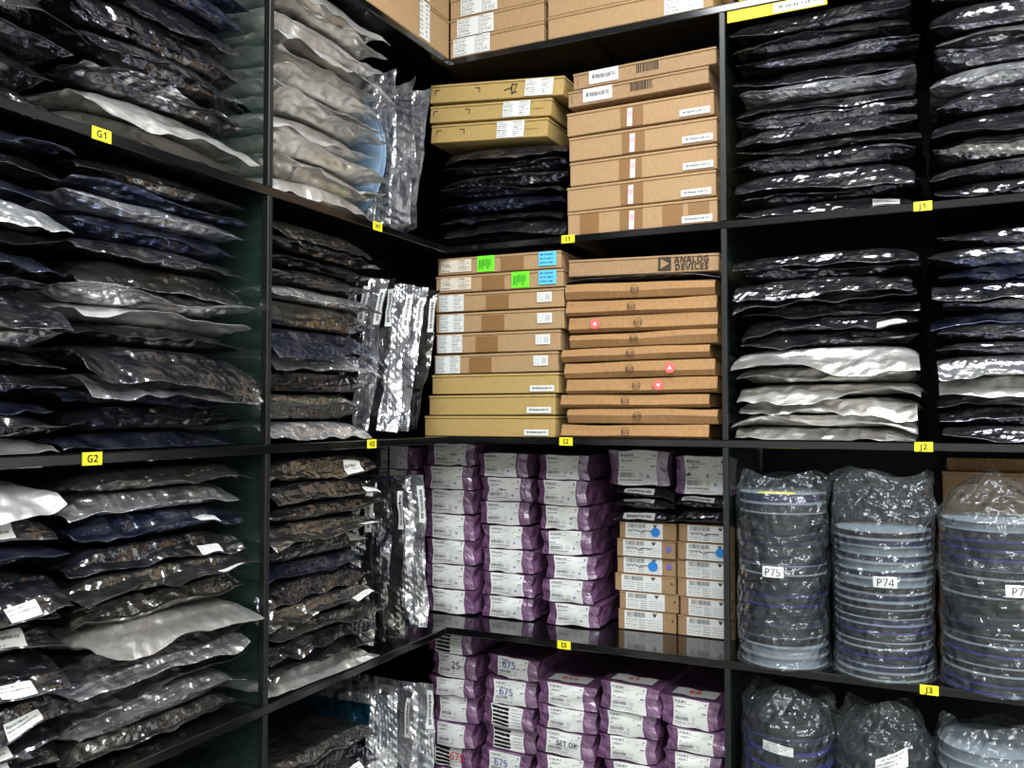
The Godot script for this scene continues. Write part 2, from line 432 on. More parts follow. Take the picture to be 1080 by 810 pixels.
func tape(o: Node3D, x: float, w: float, h: float):
	part("tape", cbox(w, h - 0.003, 0.0006, 0.0002), M.tape, o, at(x, 0.0015, 0.0006), "brown packing tape strip")

func boxes_on_top():
	var y := SA + TH / 2 + 0.0005
	# side rack, front faces +x
	for k in 2:
		var o := carton("kraft carton on the top shelf by the corner, %s of the pair" % ["lower", "upper"][k], 0.0, y + k * 0.0965, 0.17, 0.345, 0.095, 0.36, 0.0, M.kraft, "cartons on the top shelf", PI / 2)
		flat_label("address", 0.055, 0.05, 0.045, 0.09, 0.0008, o)
	var hs := [0.046, 0.05, 0.05]; var yy := y
	for k in 3:
		var o := carton("kraft carton with text label on top shelf, %s of three beside the corner" % ["lowest", "middle", "highest"][k], 0.1275, yy, 0.0, 0.252, hs[k], 0.3, 0.0, M.kraft, "cartons on the top shelf")
		yy += hs[k] + 0.0005
		flat_label("page", -0.045 - 0.01 * (2 - k), 0.024, 0.1, 0.044, 0.0008, o)
	yy = y
	for k in 2:
		var o := carton("wide kraft carton on the top shelf beside the yellow box, %s one" % ["lower", "upper"][k], 0.455, yy, 0.0, 0.385, 0.052, 0.32, 0.0, M.kraft, "cartons on the top shelf")
		yy += 0.0525
		if k == 0: flat_label("page", 0.128, 0.026, 0.085, 0.05, 0.0008, o)
	var o := thing("yellow_box", "yellow carton with white panel on the top shelf end", "box", at(0.9, y, 0.0))
	part("body", cbox(0.4, 0.09, 0.3, 0.002), M.amber, o)
	part("white_panel", cbox(0.2, 0.07, 0.001, 0.0003), M.white, o, at(0.03, 0.01, 0.001))
	var s := thing("yellow_strip", "yellow and white strip under the top shelf edge", "sign", at(0.776, SA - TH / 2 - 0.025, -0.002))
	part("strip_board", cbox(0.2, 0.024, 0.002, 0.0005), M.amber, s)
	flat_label("strip", 0.045, 0.012, 0.1, 0.02, 0.0008, s, "white_print")

func tan_boxes():
	# above tag I1: two barcoded boxes on five taped ones
	var R := [[0.486, 0.808, 0.33, 0.0376, 0.95], [0.471, 0.7685, 0.326, 0.0375, 1.0], [0.475, 0.7005, 0.34, 0.0535, 0.5], [0.4805, 0.6415, 0.341, 0.0545, 0.3], [0.4813, 0.5835, 0.3385, 0.0545, 0.2], [0.4765, 0.5255, 0.343, 0.0561, 0.3], [0.4782, 0.4688, 0.3445, 0.0545, 0.0]]
	for k in 7:
		var b: Array = R[k]
		var lab := "%s flat tan box with printed barcode, above the taped boxes" % ["upper", "lower"][k] if k < 2 else "tan box with brown tape and pink sticker, %s of five" % ["topmost", "second", "middle", "fourth", "lowest"][k - 2]
		var o := carton(lab, b[0], C0 + b[1], -0.012, b[2], b[3], 0.34, b[4], M.dull if k < 2 else M.kraft, "tan boxes above tag I1")
		if k < 2:
			flat_label("strip", -0.09, b[3] * 0.55, 0.07, 0.03, 0.001, o)
			var st := SurfaceTool.new(); st.begin(Mesh.PRIMITIVE_TRIANGLES)
			var p := 0.0
			while p < 0.05:
				var w := rng.randf_range(0.0012, 0.0030)
				st.append_from(bx(w, 0.019, 0.0004), 0, at(-0.012 + p, b[3] * 0.58, 0.0003)); p += w + rng.randf_range(0.001, 0.0025)
			part("barcode", st.commit(), M.brown_ink, o)
			part("printed_line", bx(0.002, 0.018, 0.0004), M.card_dark, o, at(-0.153, b[3] * 0.5, 0.0004))
		else:
			tape(o, -0.018 + rng.randf_range(-0.006, 0.006), 0.052, b[3] - 0.006)
			if k == 6:
				for q in [-0.118, 0.075, 0.132]: tape(o, q, 0.045, b[3] - 0.006)
			flat_label("pink", -0.018, b[3] * 0.42, 0.0115, b[3] * 0.75, 0.0016, o, "sticker", -0.04)
			flat_label("strip", 0.128, 0.012, 0.066, 0.0145, 0.0016, o)
	# three straw boxes on the bags beside them
	R = [[0.116, 0.8225, 0.362, 0.045, -5.6], [0.1005, 0.776, 0.33, 0.0415, -5.0], [0.0975, 0.7265, 0.318, 0.0445, -4.6]]
	for k in 3:
		var b: Array = R[k]
		var o := carton("straw-coloured flat box lying on the black bags, %s of three" % ["upper", "middle", "lower"][k], b[0], C0 + b[1] - 0.006, -0.012, b[2], b[3], 0.32, b[4], M.straw, "straw boxes on the bags")
		var lx: float = [0.118, 0.075, 0.062][k]
		flat_label("address", lx, b[3] * 0.5, 0.072, b[3] * 0.88, 0.001, o)
		for q in [[-0.165 + 0.012 * k, 1], [-0.04 - 0.012 * k, -1]]:
			part("corner_mark", bx(0.012, 0.0016, 0.0004), M.brown_ink, o, at(q[0] + 0.006 * q[1], b[3] * 0.68, 0.0004))
			part("corner_mark", bx(0.0016, 0.012, 0.0004), M.brown_ink, o, at(q[0] + (0.0 if q[1] > 0 else 0.0), b[3] * 0.68 - 0.006, 0.0004))
		if k == 0:
			for q in [[0.036, 0.5, 0.02, 0.3], [0.046, 0.6, 0.018, 1.4], [0.048, 0.4, 0.02, 1.7], [0.056, 0.5, 0.024, 1.2], [0.052, 0.72, 0.014, 0.1], [0.053, 0.3, 0.016, 0.2]]:
				part("pen_stroke", bx(q[2], 0.0018, 0.0004), M.ink, o, Transform3D(Basis(Vector3.BACK, q[3]), Vector3(q[0], b[3] * q[1], 0.0006)))
		else: part("tape", cbox(0.03, 0.016, 0.0005, 0.0001), M.straw, o, at(lx + 0.055, b[3] * 0.45, 0.0006))
	# nine boxes between tags I1 and I2
	R = [[0.1257, 0.4, 0.3285, 0.0411, -0.6], [0.1255, 0.3565, 0.339, 0.041, -0.5], [0.1265, 0.3095, 0.341, 0.044, -0.4], [0.127, 0.259, 0.341, 0.047, -0.3], [0.1225, 0.209, 0.331, 0.0475, -0.2], [0.1173, 0.160, 0.3295, 0.046, 0.2], [0.1145, 0.1105, 0.337, 0.0471, 0.0], [0.1065, 0.060, 0.337, 0.0475, 0.2], [0.0998, 0.0085, 0.3495, 0.049, 0.0]]
	for k in 9:
		var b: Array = R[k]
		var lab: String
		if k < 2: lab = "kraft box with bright green and blue stickers, %s of two" % ["upper", "lower"][k]
		elif k < 6: lab = "kraft box with white address label and brown tape, %s of four" % ["topmost", "second", "third", "lowest"][k - 2]
		else: lab = "plain yellowish kraft box with small number label, %s of three" % ["upper", "middle", "lower"][k - 6]
		var o := carton(lab, b[0], C0 + b[1], -0.012, b[2], b[3], 0.34, b[4], M.kraft if k < 6 else M.straw, "kraft boxes between tags I1 and I2")
		if k < 2:
			flat_label("cream", -0.112, b[3] * 0.5, 0.085, b[3] * 0.72, 0.001, o)
			flat_label("green", -0.03 if k == 0 else 0.062, b[3] * 0.52, 0.046, b[3] * 0.92, 0.0012, o, "green_sticker")
			flat_label("blue", 0.131, b[3] * 0.56, 0.045, b[3] * 0.8, 0.0012, o, "blue_sticker")
			part("tape", cbox(0.06, b[3] - 0.008, 0.0005, 0.0001), M.tape, o, at(0.04 if k == 0 else -0.01, 0.002, 0.0006))
		elif k < 6:
			flat_label("page", -0.125, b[3] * 0.48, 0.068, b[3] * 0.9, 0.001, o)
			tape(o, 0.0 - 0.012 * (k - 2), 0.06, b[3] - 0.007)
			flat_label("small", 0.122, b[3] * 0.55, 0.037, 0.023, 0.001, o)
		else:
			flat_label("strip", 0.128, 0.011, 0.062, 0.014, 0.001, o)
	# boxes standing behind the reels
	var o := carton("upright kraft carton behind the bag marked P73", 1.22, SD + TH / 2 + 0.001, -0.3, 0.30, 0.385, 0.1, 0.0, M.kraft, "")
	part("flap", cbox(0.28, 0.03, 0.003, 0.0005), M.card_dark, o, Transform3D(Basis(Vector3.RIGHT, 0.4), Vector3(0, 0.386, -0.02)))
	o = carton("narrow kraft carton edge between the bags marked P74 and P73", 1.072, SD + TH / 2 + 0.001, -0.19, 0.02, 0.28, 0.1, 0.0, M.kraft, "")
	part("label", bx(0.012, 0.03, 0.0006), M.white, o, at(0, 0.18, 0.0004))

# folded cartons: one sheet wrapped round, open at both ends
func wrap_mesh(w: float, h: float, d: float, sd: int) -> ArrayMesh:
	var st := SurfaceTool.new(); st.begin(Mesh.PRIMITIVE_TRIANGLES); var r := RandomNumberGenerator.new(); r.seed = sd
	var prof := [Vector2(-d, 0.0), Vector2(-0.06, 0.0), Vector2(-0.003, 0.0), Vector2(0.0, 0.0015), Vector2(0.0065, h * 0.40), Vector2(0.0068, h * 0.44), Vector2(0.002, h * 0.80), Vector2(-0.0005, h - 0.002), Vector2(-0.003, h), Vector2(-0.06, h), Vector2(-d, h)]
	var ph := r.randf() * 6.0; var ph2 := r.randf() * 6.0; var am := r.randf_range(0.0008, 0.0018); var ridge := r.randf_range(-0.22, 0.2)
	var n := 18
	var pt := func(i: int, k: int) -> Vector3:
		var x := (float(i) / n - 0.5) * w; var p: Vector2 = prof[k]
		if k >= 4 and k <= 6: p.y += ridge * h
		var e := sin(x * 14.0 + ph) * am + sin(x * 37.0 + ph2) * am * 0.4
		if k >= 3 and k <= 8: p.y += e * (p.y / h); p.x += sin(x * 22.0 + ph2 + k) * 0.0008
		return Vector3(x, p.y, p.x)
	for k in prof.size() - 1:
		st.set_smooth_group(-1)
		for i in n:
			for q in [[i, k], [i, k + 1], [i + 1, k + 1], [i, k], [i + 1, k + 1], [i + 1, k]]:
				var v: Vector3 = pt.call(q[0], q[1]); st.set_uv(Vector2(v.x, v.y)); st.add_vertex(v)
	st.generate_normals()
	return st.commit()

func folded_cartons():
	var R := [[0.4725, 0.319, 0.342, 0.0356, -1.2], [0.4748, 0.2825, 0.3436, 0.0341, -0.8], [0.4795, 0.2455, 0.339, 0.0361, -0.4], [0.4803, 0.2125, 0.3355, 0.0315, 0.2], [0.462, 0.1815, 0.339, 0.0295, 0.5], [0.4708, 0.1435, 0.3435, 0.0356, 0.3], [0.4755, 0.108, 0.343, 0.034, 0.2], [0.4597, 0.0765, 0.3395, 0.0296, 0.0], [0.477, 0.041, 0.341, 0.0335, -0.2], [0.4597, 0.0085, 0.3375, 0.0305, 0.0]]
	for k in 10:
		var b: Array = R[k]
		var lab := "folded brown carton with round printed mark, %s of the ten" % ("topmost" if k == 0 else "lowest" if k == 9 else ordinal(k) + " from top")
		var o := thing("folded_carton", lab, "box", Transform3D(Basis(Vector3.BACK, deg_to_rad(b[4])), Vector3(b[0], C0 + b[1], -0.014)), "folded brown cartons above tag I2")
		part("wrap", wrap_mesh(b[2], b[3] - 0.001, 0.33, 40 + k), M.brown, o)
		part("contents", cbox(b[2] - 0.05, b[3] - 0.008, 0.28, 0.002), M.card_dark, o, at(0, 0.003, -0.02))
		for s in [-1, 1]:
			part("end_flap", cbox(0.0025, b[3] - 0.003, 0.12, 0.0005), M.brown, o, Transform3D(Basis(Vector3.UP, s * rng.randf_range(0.03, 0.12)), Vector3(s * (b[2] / 2 - 0.004), 0.001, -0.006)))
			part("end_flap", cbox(0.0025, b[3] - 0.006, 0.11, 0.0005), M.card_dark, o, Transform3D(Basis(Vector3.UP, -s * 0.10), Vector3(s * (b[2] / 2 - 0.014), 0.002, -0.02)))
		var mx := 0.01 if k % 2 == 0 else 0.0
		var rg := part("printed_ring", ring(0.0085, 0.0095), M.brown_ink, o, at(-0.015 + mx, b[3] * 0.5, 0.0085))
		lettering("R2S", 0.008, M.brown_ink, rg, Transform3D(), "printed_mark")
		var pk: Array = {2: [-0.105, -0.3], 5: [0.075, 0.1], 6: [0.045, 3.2]}.get(k, [])
		if pk:
			var rs := part("red_sticker", disc(0.0125, 6), M.red, o, Transform3D(Basis(Vector3.BACK, pk[1]), Vector3(pk[0], b[3] * 0.5, 0.0086)), "pink-red warning sticker")
			part("sticker_arrow", disc(0.006, 3), M.pink, rs, Transform3D(Basis(Vector3.BACK, PI / 2), Vector3(0, 0, 0.0004)))
	# the printed box on top
	var o := carton("flat tan box lettered ANALOG DEVICES on the folded cartons", 0.48, C0 + 0.3705, -0.012, 0.345, 0.0385, 0.33, -1.6, M.dull, "")
	var lg := part("logo", cbox(0.0285, 0.029, 0.0004, 0.0001), M.brown_ink, o, at(0.054, 0.0055, 0.0012), "dark square with a pale triangle")
	part("logo_triangle", disc(0.0125, 3), M.dull, lg, at(-0.0025, 0.0145, 0.0004))
	lettering("ANALOG", 0.0135, M.brown_ink, o, at(0.113, 0.0272, 0.0008))
	lettering("DEVICES", 0.0135, M.brown_ink, o, at(0.1135, 0.0118, 0.0008))
	var bag := Bag.new(); bag.setup(77, 0.35, 0.33, 0.15, 0.15, 5.0, 0.005, 0.004, 0.0, 0.0012)
	var bo := thing("antistatic_bag", "thin black bag between the lettered box and folded cartons", "bag", Transform3D(Basis(Vector3.BACK, -0.026), Vector3(0.478, C0 + 0.3636, -0.014)))
	part("film", bag.mesh(), M.k, bo)

func ring(r0: float, r1: float) -> ArrayMesh:
	var st := SurfaceTool.new(); st.begin(Mesh.PRIMITIVE_TRIANGLES)
	for i in 28:
		var a := TAU * i / 28; var b := TAU * (i + 1) / 28
		for q in [[r0, a], [r0, b], [r1, b], [r0, a], [r1, b], [r1, a]]:
			st.set_normal(Vector3.BACK); st.add_vertex(Vector3(q[0] * cos(q[1]), q[0] * sin(q[1]), 0))
	return st.commit()

func disc(r: float, n: int) -> ArrayMesh:
	var st := SurfaceTool.new(); st.begin(Mesh.PRIMITIVE_TRIANGLES)
	for i in n:
		var a := TAU * i / n; var b := TAU * (i + 1) / n
		for q in [Vector3(), Vector3(r * cos(b), r * sin(b), 0), Vector3(r * cos(a), r * sin(a), 0)]:
			st.set_normal(Vector3.BACK); st.add_vertex(q)
	return st.commit()

# ------------------------------------------------------------------ purple wrapped packs
func pack_shape(w: float, h: float, d: float, sd: int) -> Callable:
	var r := RandomNumberGenerator.new(); r.seed = sd
	var k := []
	for i in 5: k.append([r.randf_range(-22, 22), r.randf_range(-30, 30), r.randf_range(-16, 16), r.randf() , r.randf_range(0.0005, 0.0013)])
	var skew := r.randf_range(-0.006, 0.006)
	return func(p: Vector3) -> Vector3:
		var x := p.x * w / 2; var y := p.y * h / 2; var z := p.z * d / 2
		var fr := clampf((p.z - 0.55) / 0.45, 0.0, 1.0)
		var edge := clampf((absf(p.x) - 0.62) / 0.38, 0.0, 1.0)
		x *= 1.0 - 0.09 * fr * (1.0 - absf(p.y))              # gusset folded in at the end
		if p.z > 0.99: z -= 0.005 * edge * edge
		y *= 1.0 - 0.07 * edge * edge * fr - 0.02 * absf(p.x) * absf(p.x)
		z += (1.0 - absf(p.y)) * 0.003 * (1.0 - edge) * fr
		var s := 0.0
		for q in k: s += q[4] * tri(q[0] * x + q[1] * y + q[2] * z + q[3])
		var n := Vector3(p.x * p.x * p.x, p.y * p.y * p.y, p.z * p.z * p.z)
		var out := Vector3(x + skew * p.z, y + h / 2, z - d / 2) + n * s
		out.y = clampf(out.y, 0.0, h)
		return out

func pack(label: String, x: float, y: float, z: float, w: float, h: float, d: float, roll: float, turn: float, print_: String, sd: int, lw := 0.62, lx := 0.0) -> Node3D:
	var o := thing("wrapped_pack", label, "package", Transform3D(Basis(Vector3.UP, turn) * Basis(Vector3.BACK, roll), Vector3(x, y, z)), "purple wrapped packs")
	var f := pack_shape(w, h, d, sd)
	part("wrapping", soft_body(12, 6, 8, f), M.purple, o)
	var g := func(u, v): return f.call(Vector3(lx + (u * 2.0 - 1.0) * lw, 0.97 - 1.94 * v, 1.0)) + Vector3(0, 0, 0.0012)
	o.set_meta("sheet", part("label", sheet(8, 5, print_, g), M.print, o))
	return o

func purple_packs():
	var sd := 100
	# above tag I3: three columns of seven and the start of a fourth
	var cols := [[-0.068, 0.145, -0.125, [-0.012, -0.0705, -0.1305, -0.1935, -0.2575, -0.322, -0.385]], [0.0865, 0.141, -0.135, [-0.0345, -0.0955, -0.1565, -0.2155, -0.2745, -0.3325, -0.3905]], [0.252, 0.132, -0.135, [-0.0355, -0.0975, -0.1595, -0.2185, -0.279, -0.3355, -0.3925]]]
	var off := [[0.0, -0.006, -0.004, 0.002, 0.004, 0.0, 0.0], [-0.003, -0.003, -0.007, 0.0, 0.009, 0.002, 0.002], [-0.012, -0.0085, -0.0035, 0.001, 0.011, 0.0045, 0.017]]
	var rolls := [[-0.01, -0.02, -0.02, -0.04, 0.0, -0.02, 0.02], [0.01, 0.0, 0.03, 0.0, -0.02, 0.0, 0.0], [0.01, 0.0, 0.0, 0.05, 0.03, 0.02, 0.0]]
	var names := ["beside the standing bags above I3", "in the middle column above tag I3", "next to the small white-labelled cartons"]
	for c in 3:
		var ys: Array = cols[c][3]; var bottom := -0.4465
		for k in 7:
			var yt: float = ys[k]; var yb: float = (ys[k + 1] if k < 6 else bottom) + 0.0005
			pack("purple wrapped pack %s, %s" % [names[c], nth_from_top(k)], cols[c][0] + off[c][k], C0 + yb, cols[c][2] + rng.randf_range(-0.004, 0.004), cols[c][1], yt - yb - 0.0012, 0.25, rolls[c][k] * 0.4, rng.randf_range(-0.03, 0.03), "pack", sd, 0.66, rng.randf_range(-0.06, 0.04)); sd += 1
	for k in 7:
		pack("purple wrapped pack in the column behind the glass edge, %s" % nth_from_top(k), -0.235, SD + TH / 2 + 0.002 + (6 - k) * 0.0605, -0.125, 0.14, 0.0595, 0.25, 0.0, 0.0, "pack", sd); sd += 1
	for k in 2:
		pack("larger purple pack on the black bags, %s" % ["beside the purple columns", "beside the glass divider"][k], [0.428, 0.578][k], C0 - [0.107, 0.122][k], -0.165, [0.148, 0.146][k], [0.084, 0.088][k], 0.2, 0.0, 0.02 - 0.05 * k, "pack", sd, 0.66, -0.02); sd += 1
	# below tag I3
	var low := [[-0.03, 0.128, -0.07, [-0.478, -0.531, -0.589, -0.634, -0.698, -0.757], "by the standing bags"], [0.13, 0.138, -0.06, [-0.5185, -0.5695, -0.630, -0.685, -0.741], "with blue numbers or black marker"], [0.288, 0.145, -0.04, [-0.556, -0.611, -0.663, -0.720], "with long bare top"], [0.437, 0.138, -0.04, [-0.534, -0.597, -0.652, -0.708], "second from the rack post"], [0.585, 0.128, -0.04, [-0.549, -0.613, -0.664, -0.714], "beside the rack post"]]
	for c in 5:
		var ys: Array = low[c][3].duplicate(); var y: float = ys[-1]
		while y > -0.85: y -= 0.0565; ys.append(y)
		ys[-1] = -0.9
		for k in ys.size() - 1:
			var yt: float = ys[k]; var yb: float = ys[k + 1] + 0.0005
			var pr := "pack_b"
			if c == 1 and (k == 2 or k == 3): pr = "marker"
			if c == 0 and (k == 0 or k == 5): pr = "marker"
			var o := pack("purple wrapped pack below tag I3, column %s, %s" % [low[c][4], nth_from_top(k)], low[c][0] + rng.randf_range(-0.008, 0.008), C0 + yb, low[c][2] + rng.randf_range(-0.008, 0.006), low[c][1], yt - yb - 0.0012, 0.33, rng.randf_range(-0.03, 0.02) * (0.0 if k == ys.size() - 2 else 1.0), rng.randf_range(-0.05, 0.03), pr, sd, 0.62, rng.randf_range(-0.08, 0.08)); sd += 1
			var sh: MeshInstance3D = o.get_meta("sheet")
			if c == 1 and (k == 0 or k == 1 or k == 4): lettering("675", 0.016, M.blue_ink, sh, at(-0.005, 0.032, 0.0065), "handwriting")
			if c == 0 and k == 1: lettering("25", 0.016, M.ink, sh, at(0.01, 0.032, 0.0065), "handwriting")
			if c == 2 and k == 2: lettering("SET OK", 0.012, M.ink, sh, at(0.01, 0.03, 0.0065), "handwriting")
			if c == 0 and k == 5: lettering("675", 0.018, M.red_ink, sh, at(0.02, 0.032, 0.0065), "handwriting")
			if k == 0 and c >= 2:
				var h := yt - yb
				var lab := part("top_label", sheet(4, 2, "plain", func(u, v): return Vector3(-0.048 + 0.096 * u, h + 0.0015 + 0.0015 * sin(u * 9.0), -0.058 + 0.048 * v)), M.print, o)
				lettering(["615", "61", "68"][c - 2], 0.018, M.red_ink, lab, Transform3D(Basis(Vector3.RIGHT, -PI / 2), Vector3(0, h + 0.0045, -0.03)), "handwriting")

# ------------------------------------------------------------------ small labelled cartons with black bags on top
func small_cartons():
	var y0 := -0.4478
	var L := [[0.444, 0.138, 0.0395], [0.441, 0.143, 0.0415], [0.440, 0.143, 0.0405], [0.438, 0.148, 0.0405], [0.4465, 0.143, 0.0425], [0.4417, 0.140, 0.0475]]
	var R := [[0.584, 0.130, 0.0400], [0.5825, 0.132, 0.0405], [0.581, 0.134, 0.043], [0.5815, 0.132, 0.0420], [0.585, 0.128, 0.0425], [0.582, 0.133, 0.0455]]
	for c in 2:
		var A: Array = [L, R][c]; var y := y0
		for j in 6:
			var k := 5 - j; var b: Array = A[k]
			var o := thing("parts_carton", "small brown carton with printed label, %s, column %s" % [nth_from_top(k), ["beside the purple packs", "at the glass divider"][c]], "box", Transform3D(Basis(Vector3.UP, rng.randf_range(-0.03, 0.03)), Vector3(b[0], C0 + y, -0.167 + rng.randf_range(-0.004, 0.004))), "small labelled cartons above tag I3")
			part("body", cbox(b[1] - 0.001, b[2] - 0.004, 0.19, 0.0015), M.dull, o)
			part("lid", cbox(b[1], 0.0032, 0.19, 0.001), M.dull, o, at(0, b[2] - 0.0037, 0.0005))
			var scr := (c == 0 and k < 3) or (c == 1 and k < 2)
			flat_label("parts_b" if scr else "parts", -0.004 + (0.008 if c else -0.004), b[2] * 0.5, b[1] * (0.66 if c == 0 else 0.74), b[2] * 0.9, 0.0012, o)
			if c == 0 and k == 0: part("blue_sticker", disc(0.011, 18), M.blue_dot, o, at(0.02, b[2] * 0.45, 0.0016), "round blue sticker")
			if c == 0 and k == 2: part("blue_sticker", disc(0.012, 18), M.blue_dot, o, at(0.017, b[2] * 0.5, 0.0016), "round blue sticker")
			if c == 1 and k == 1: part("blue_sticker", disc(0.011, 18), M.blue_dot, o, at(0.034, b[2] * 0.5, 0.0016), "round blue sticker")
			if c == 0 and (k == 1 or k == 2): part("ink_blot", disc(0.007, 9), M.violet_dot, o, at(0.056, b[2] * 0.55, 0.0014))
			if k > 2: part("printed_arrow", disc(0.004, 3), M.brown_ink, o, Transform3D(Basis(Vector3.BACK, PI / 2), Vector3(b[1] * 0.44, b[2] * 0.62, 0.0012)))
			y += b[2] + 0.0004
		var n: int = [3, 2][c]; var top: float = [-0.1085, -0.1235][c]
		for k in n:
			var pitch := (top - y) / n
			var bg := Bag.new(); bg.setup(500 + c * 10 + k, 0.148 if c == 0 else 0.14, 0.19, 0.06, 0.075, 4.0, pitch * 0.75, 0.008, [-0.3, 0.2, -0.1][k], 0.003, 0.01); bg.lay(Basis())
			var o := thing("antistatic_bag", "small crumpled black bag on the cartons %s, %s" % [["beside the purple packs", "at the glass divider"][c], nth_from_top(n - 1 - k)], "bag", at([0.437, 0.578][c], C0 + y + pitch * (k + 0.5), -0.168), "small black bags on the cartons")
			part("film", bg.mesh(), M.k, o)
			var f := func(u, v): return bg.on(-0.05 + 0.075 * u, -0.006 + 0.012 * v, 1.0) + Vector3(0, 0.0012, 0.0012)
			if not (c == 1 and k == 0): part("label", sheet(6, 1, "hand", f), M.print, o)
			y += 0.0
		# keep the stack order
# ------------------------------------------------------------------ reels in clear bags
func reel_mesh(r: float, w: float) -> Array:
	var fl := lathe(PackedVector2Array([Vector2(0.006, 0.0), Vector2(0.006, 0.0014), Vector2(r - 0.0004, 0.0014), Vector2(r, 0.001), Vector2(r, 0.0004), Vector2(r - 0.0004, 0.0), Vector2(0.006, 0.0)]), 48)
	var tp := lathe(PackedVector2Array([Vector2(0.02, 0.0015), Vector2(0.02, w - 0.0015), Vector2(r * 0.9, w - 0.0015), Vector2(r * 0.9, 0.0015), Vector2(0.02, 0.0015)]), 40)
	return [fl, tp]

func reel_stacks():
	# [x, z, radius, base, [[pitch, flange, tape] from the top], print, top of film, name, shape]
	var navy := ["reel_navy", "reel_black"]; var wh := ["reel_white", "reel_black"]; var bk := ["reel_black", "reel_black"]; var bl := ["reel_blue", "reel_black"]; var wn := ["reel_white", "reel_navy"]; var ww := ["reel_white", "reel_white"]
	var S := [
		[0.768, -0.068, 0.0865, SD, [wn, wh, bk, bk, navy, bk, navy, wh, bk, navy, bl, bk, navy, bk, wh, ww, ww], "P75", C0 - 0.058, 0],
		[0.961, -0.068, 0.089, SD, [wh, wn, ww, wn, ww, wn, ww, wh, wn, wh, bk, wn, bl, bk, wh, bl, navy, wn, wh], "P74", C0 - 0.05, 1],
		[1.168, -0.075, 0.101, SD, [ww, navy, bl, bl, navy, wh, bk, wh, bk, bk, navy, bk, wh, bl, bk, wh, navy, bl], "P73", C0 - 0.05, 2],
		[0.776, -0.068, 0.0885, SE, [bk, bl, bl, bl, bk, wh, wn, wh, bk, bk, navy, bk], "", C0 - 0.50, 3],
		[0.958, -0.068, 0.0865, SE, [bk, bk, bk, wn, bl, bk, bk, bk, navy, bk], "", C0 - 0.505, 4],
		[1.148, -0.068, 0.0925, SE, [ww, ww, ww, ww, ww, ww, ww, ww, ww, ww, ww, ww, ww, ww], "", C0 - 0.515, 5]]
	var tops := [-0.098, -0.163, -0.135, -0.555, -0.600, -0.555]
	var where := ["inside the clear bag marked P75", "inside the clear bag marked P74", "inside the clear bag marked P73", "in the clear bag below the one marked P75", "in the clear bag below the one marked P74", "in the clear bag of white reels"]
	var hue := {"reel_navy": "navy", "reel_black": "black", "reel_white": "white-rimmed", "reel_blue": "blue"}
	for i in 6:
		var s: Array = S[i]; var list: Array = s[4]; var n := list.size(); var base: float = s[3] + TH / 2 + 0.002
		var pitch: float = (C0 + tops[i] - base) / n
		var ms := reel_mesh(s[2], pitch - 0.0006)
		for k in n:
			var y := base + (n - 1 - k) * pitch
			var o := thing("component_reel", "%s reel, %s, %s" % [hue[list[k][0]], nth_from_top(k), where[i]], "reel", Transform3D(Basis(Vector3.UP, rng.randf() * TAU), Vector3(s[0] + rng.randf_range(-0.002, 0.002), y, s[1] + rng.randf_range(-0.002, 0.002))), "reels " + where[i])
			part("flange", ms[0], M[list[k][0]], o); part("flange", ms[0], M[list[k][0]], o, at(0, pitch - 0.002, 0)); part("tape_roll", ms[1], M[list[k][1]], o)
			if i == 0 and k == 0:
				o.rotation.y = 0.0; part("yellow_sticker", cbox(0.07, 0.0006, 0.03, 0.0001), M.yellow, o, at(0, pitch - 0.0004, 0.075), "yellow paper sticker")
		film_bag(s, i, base, tops[i])
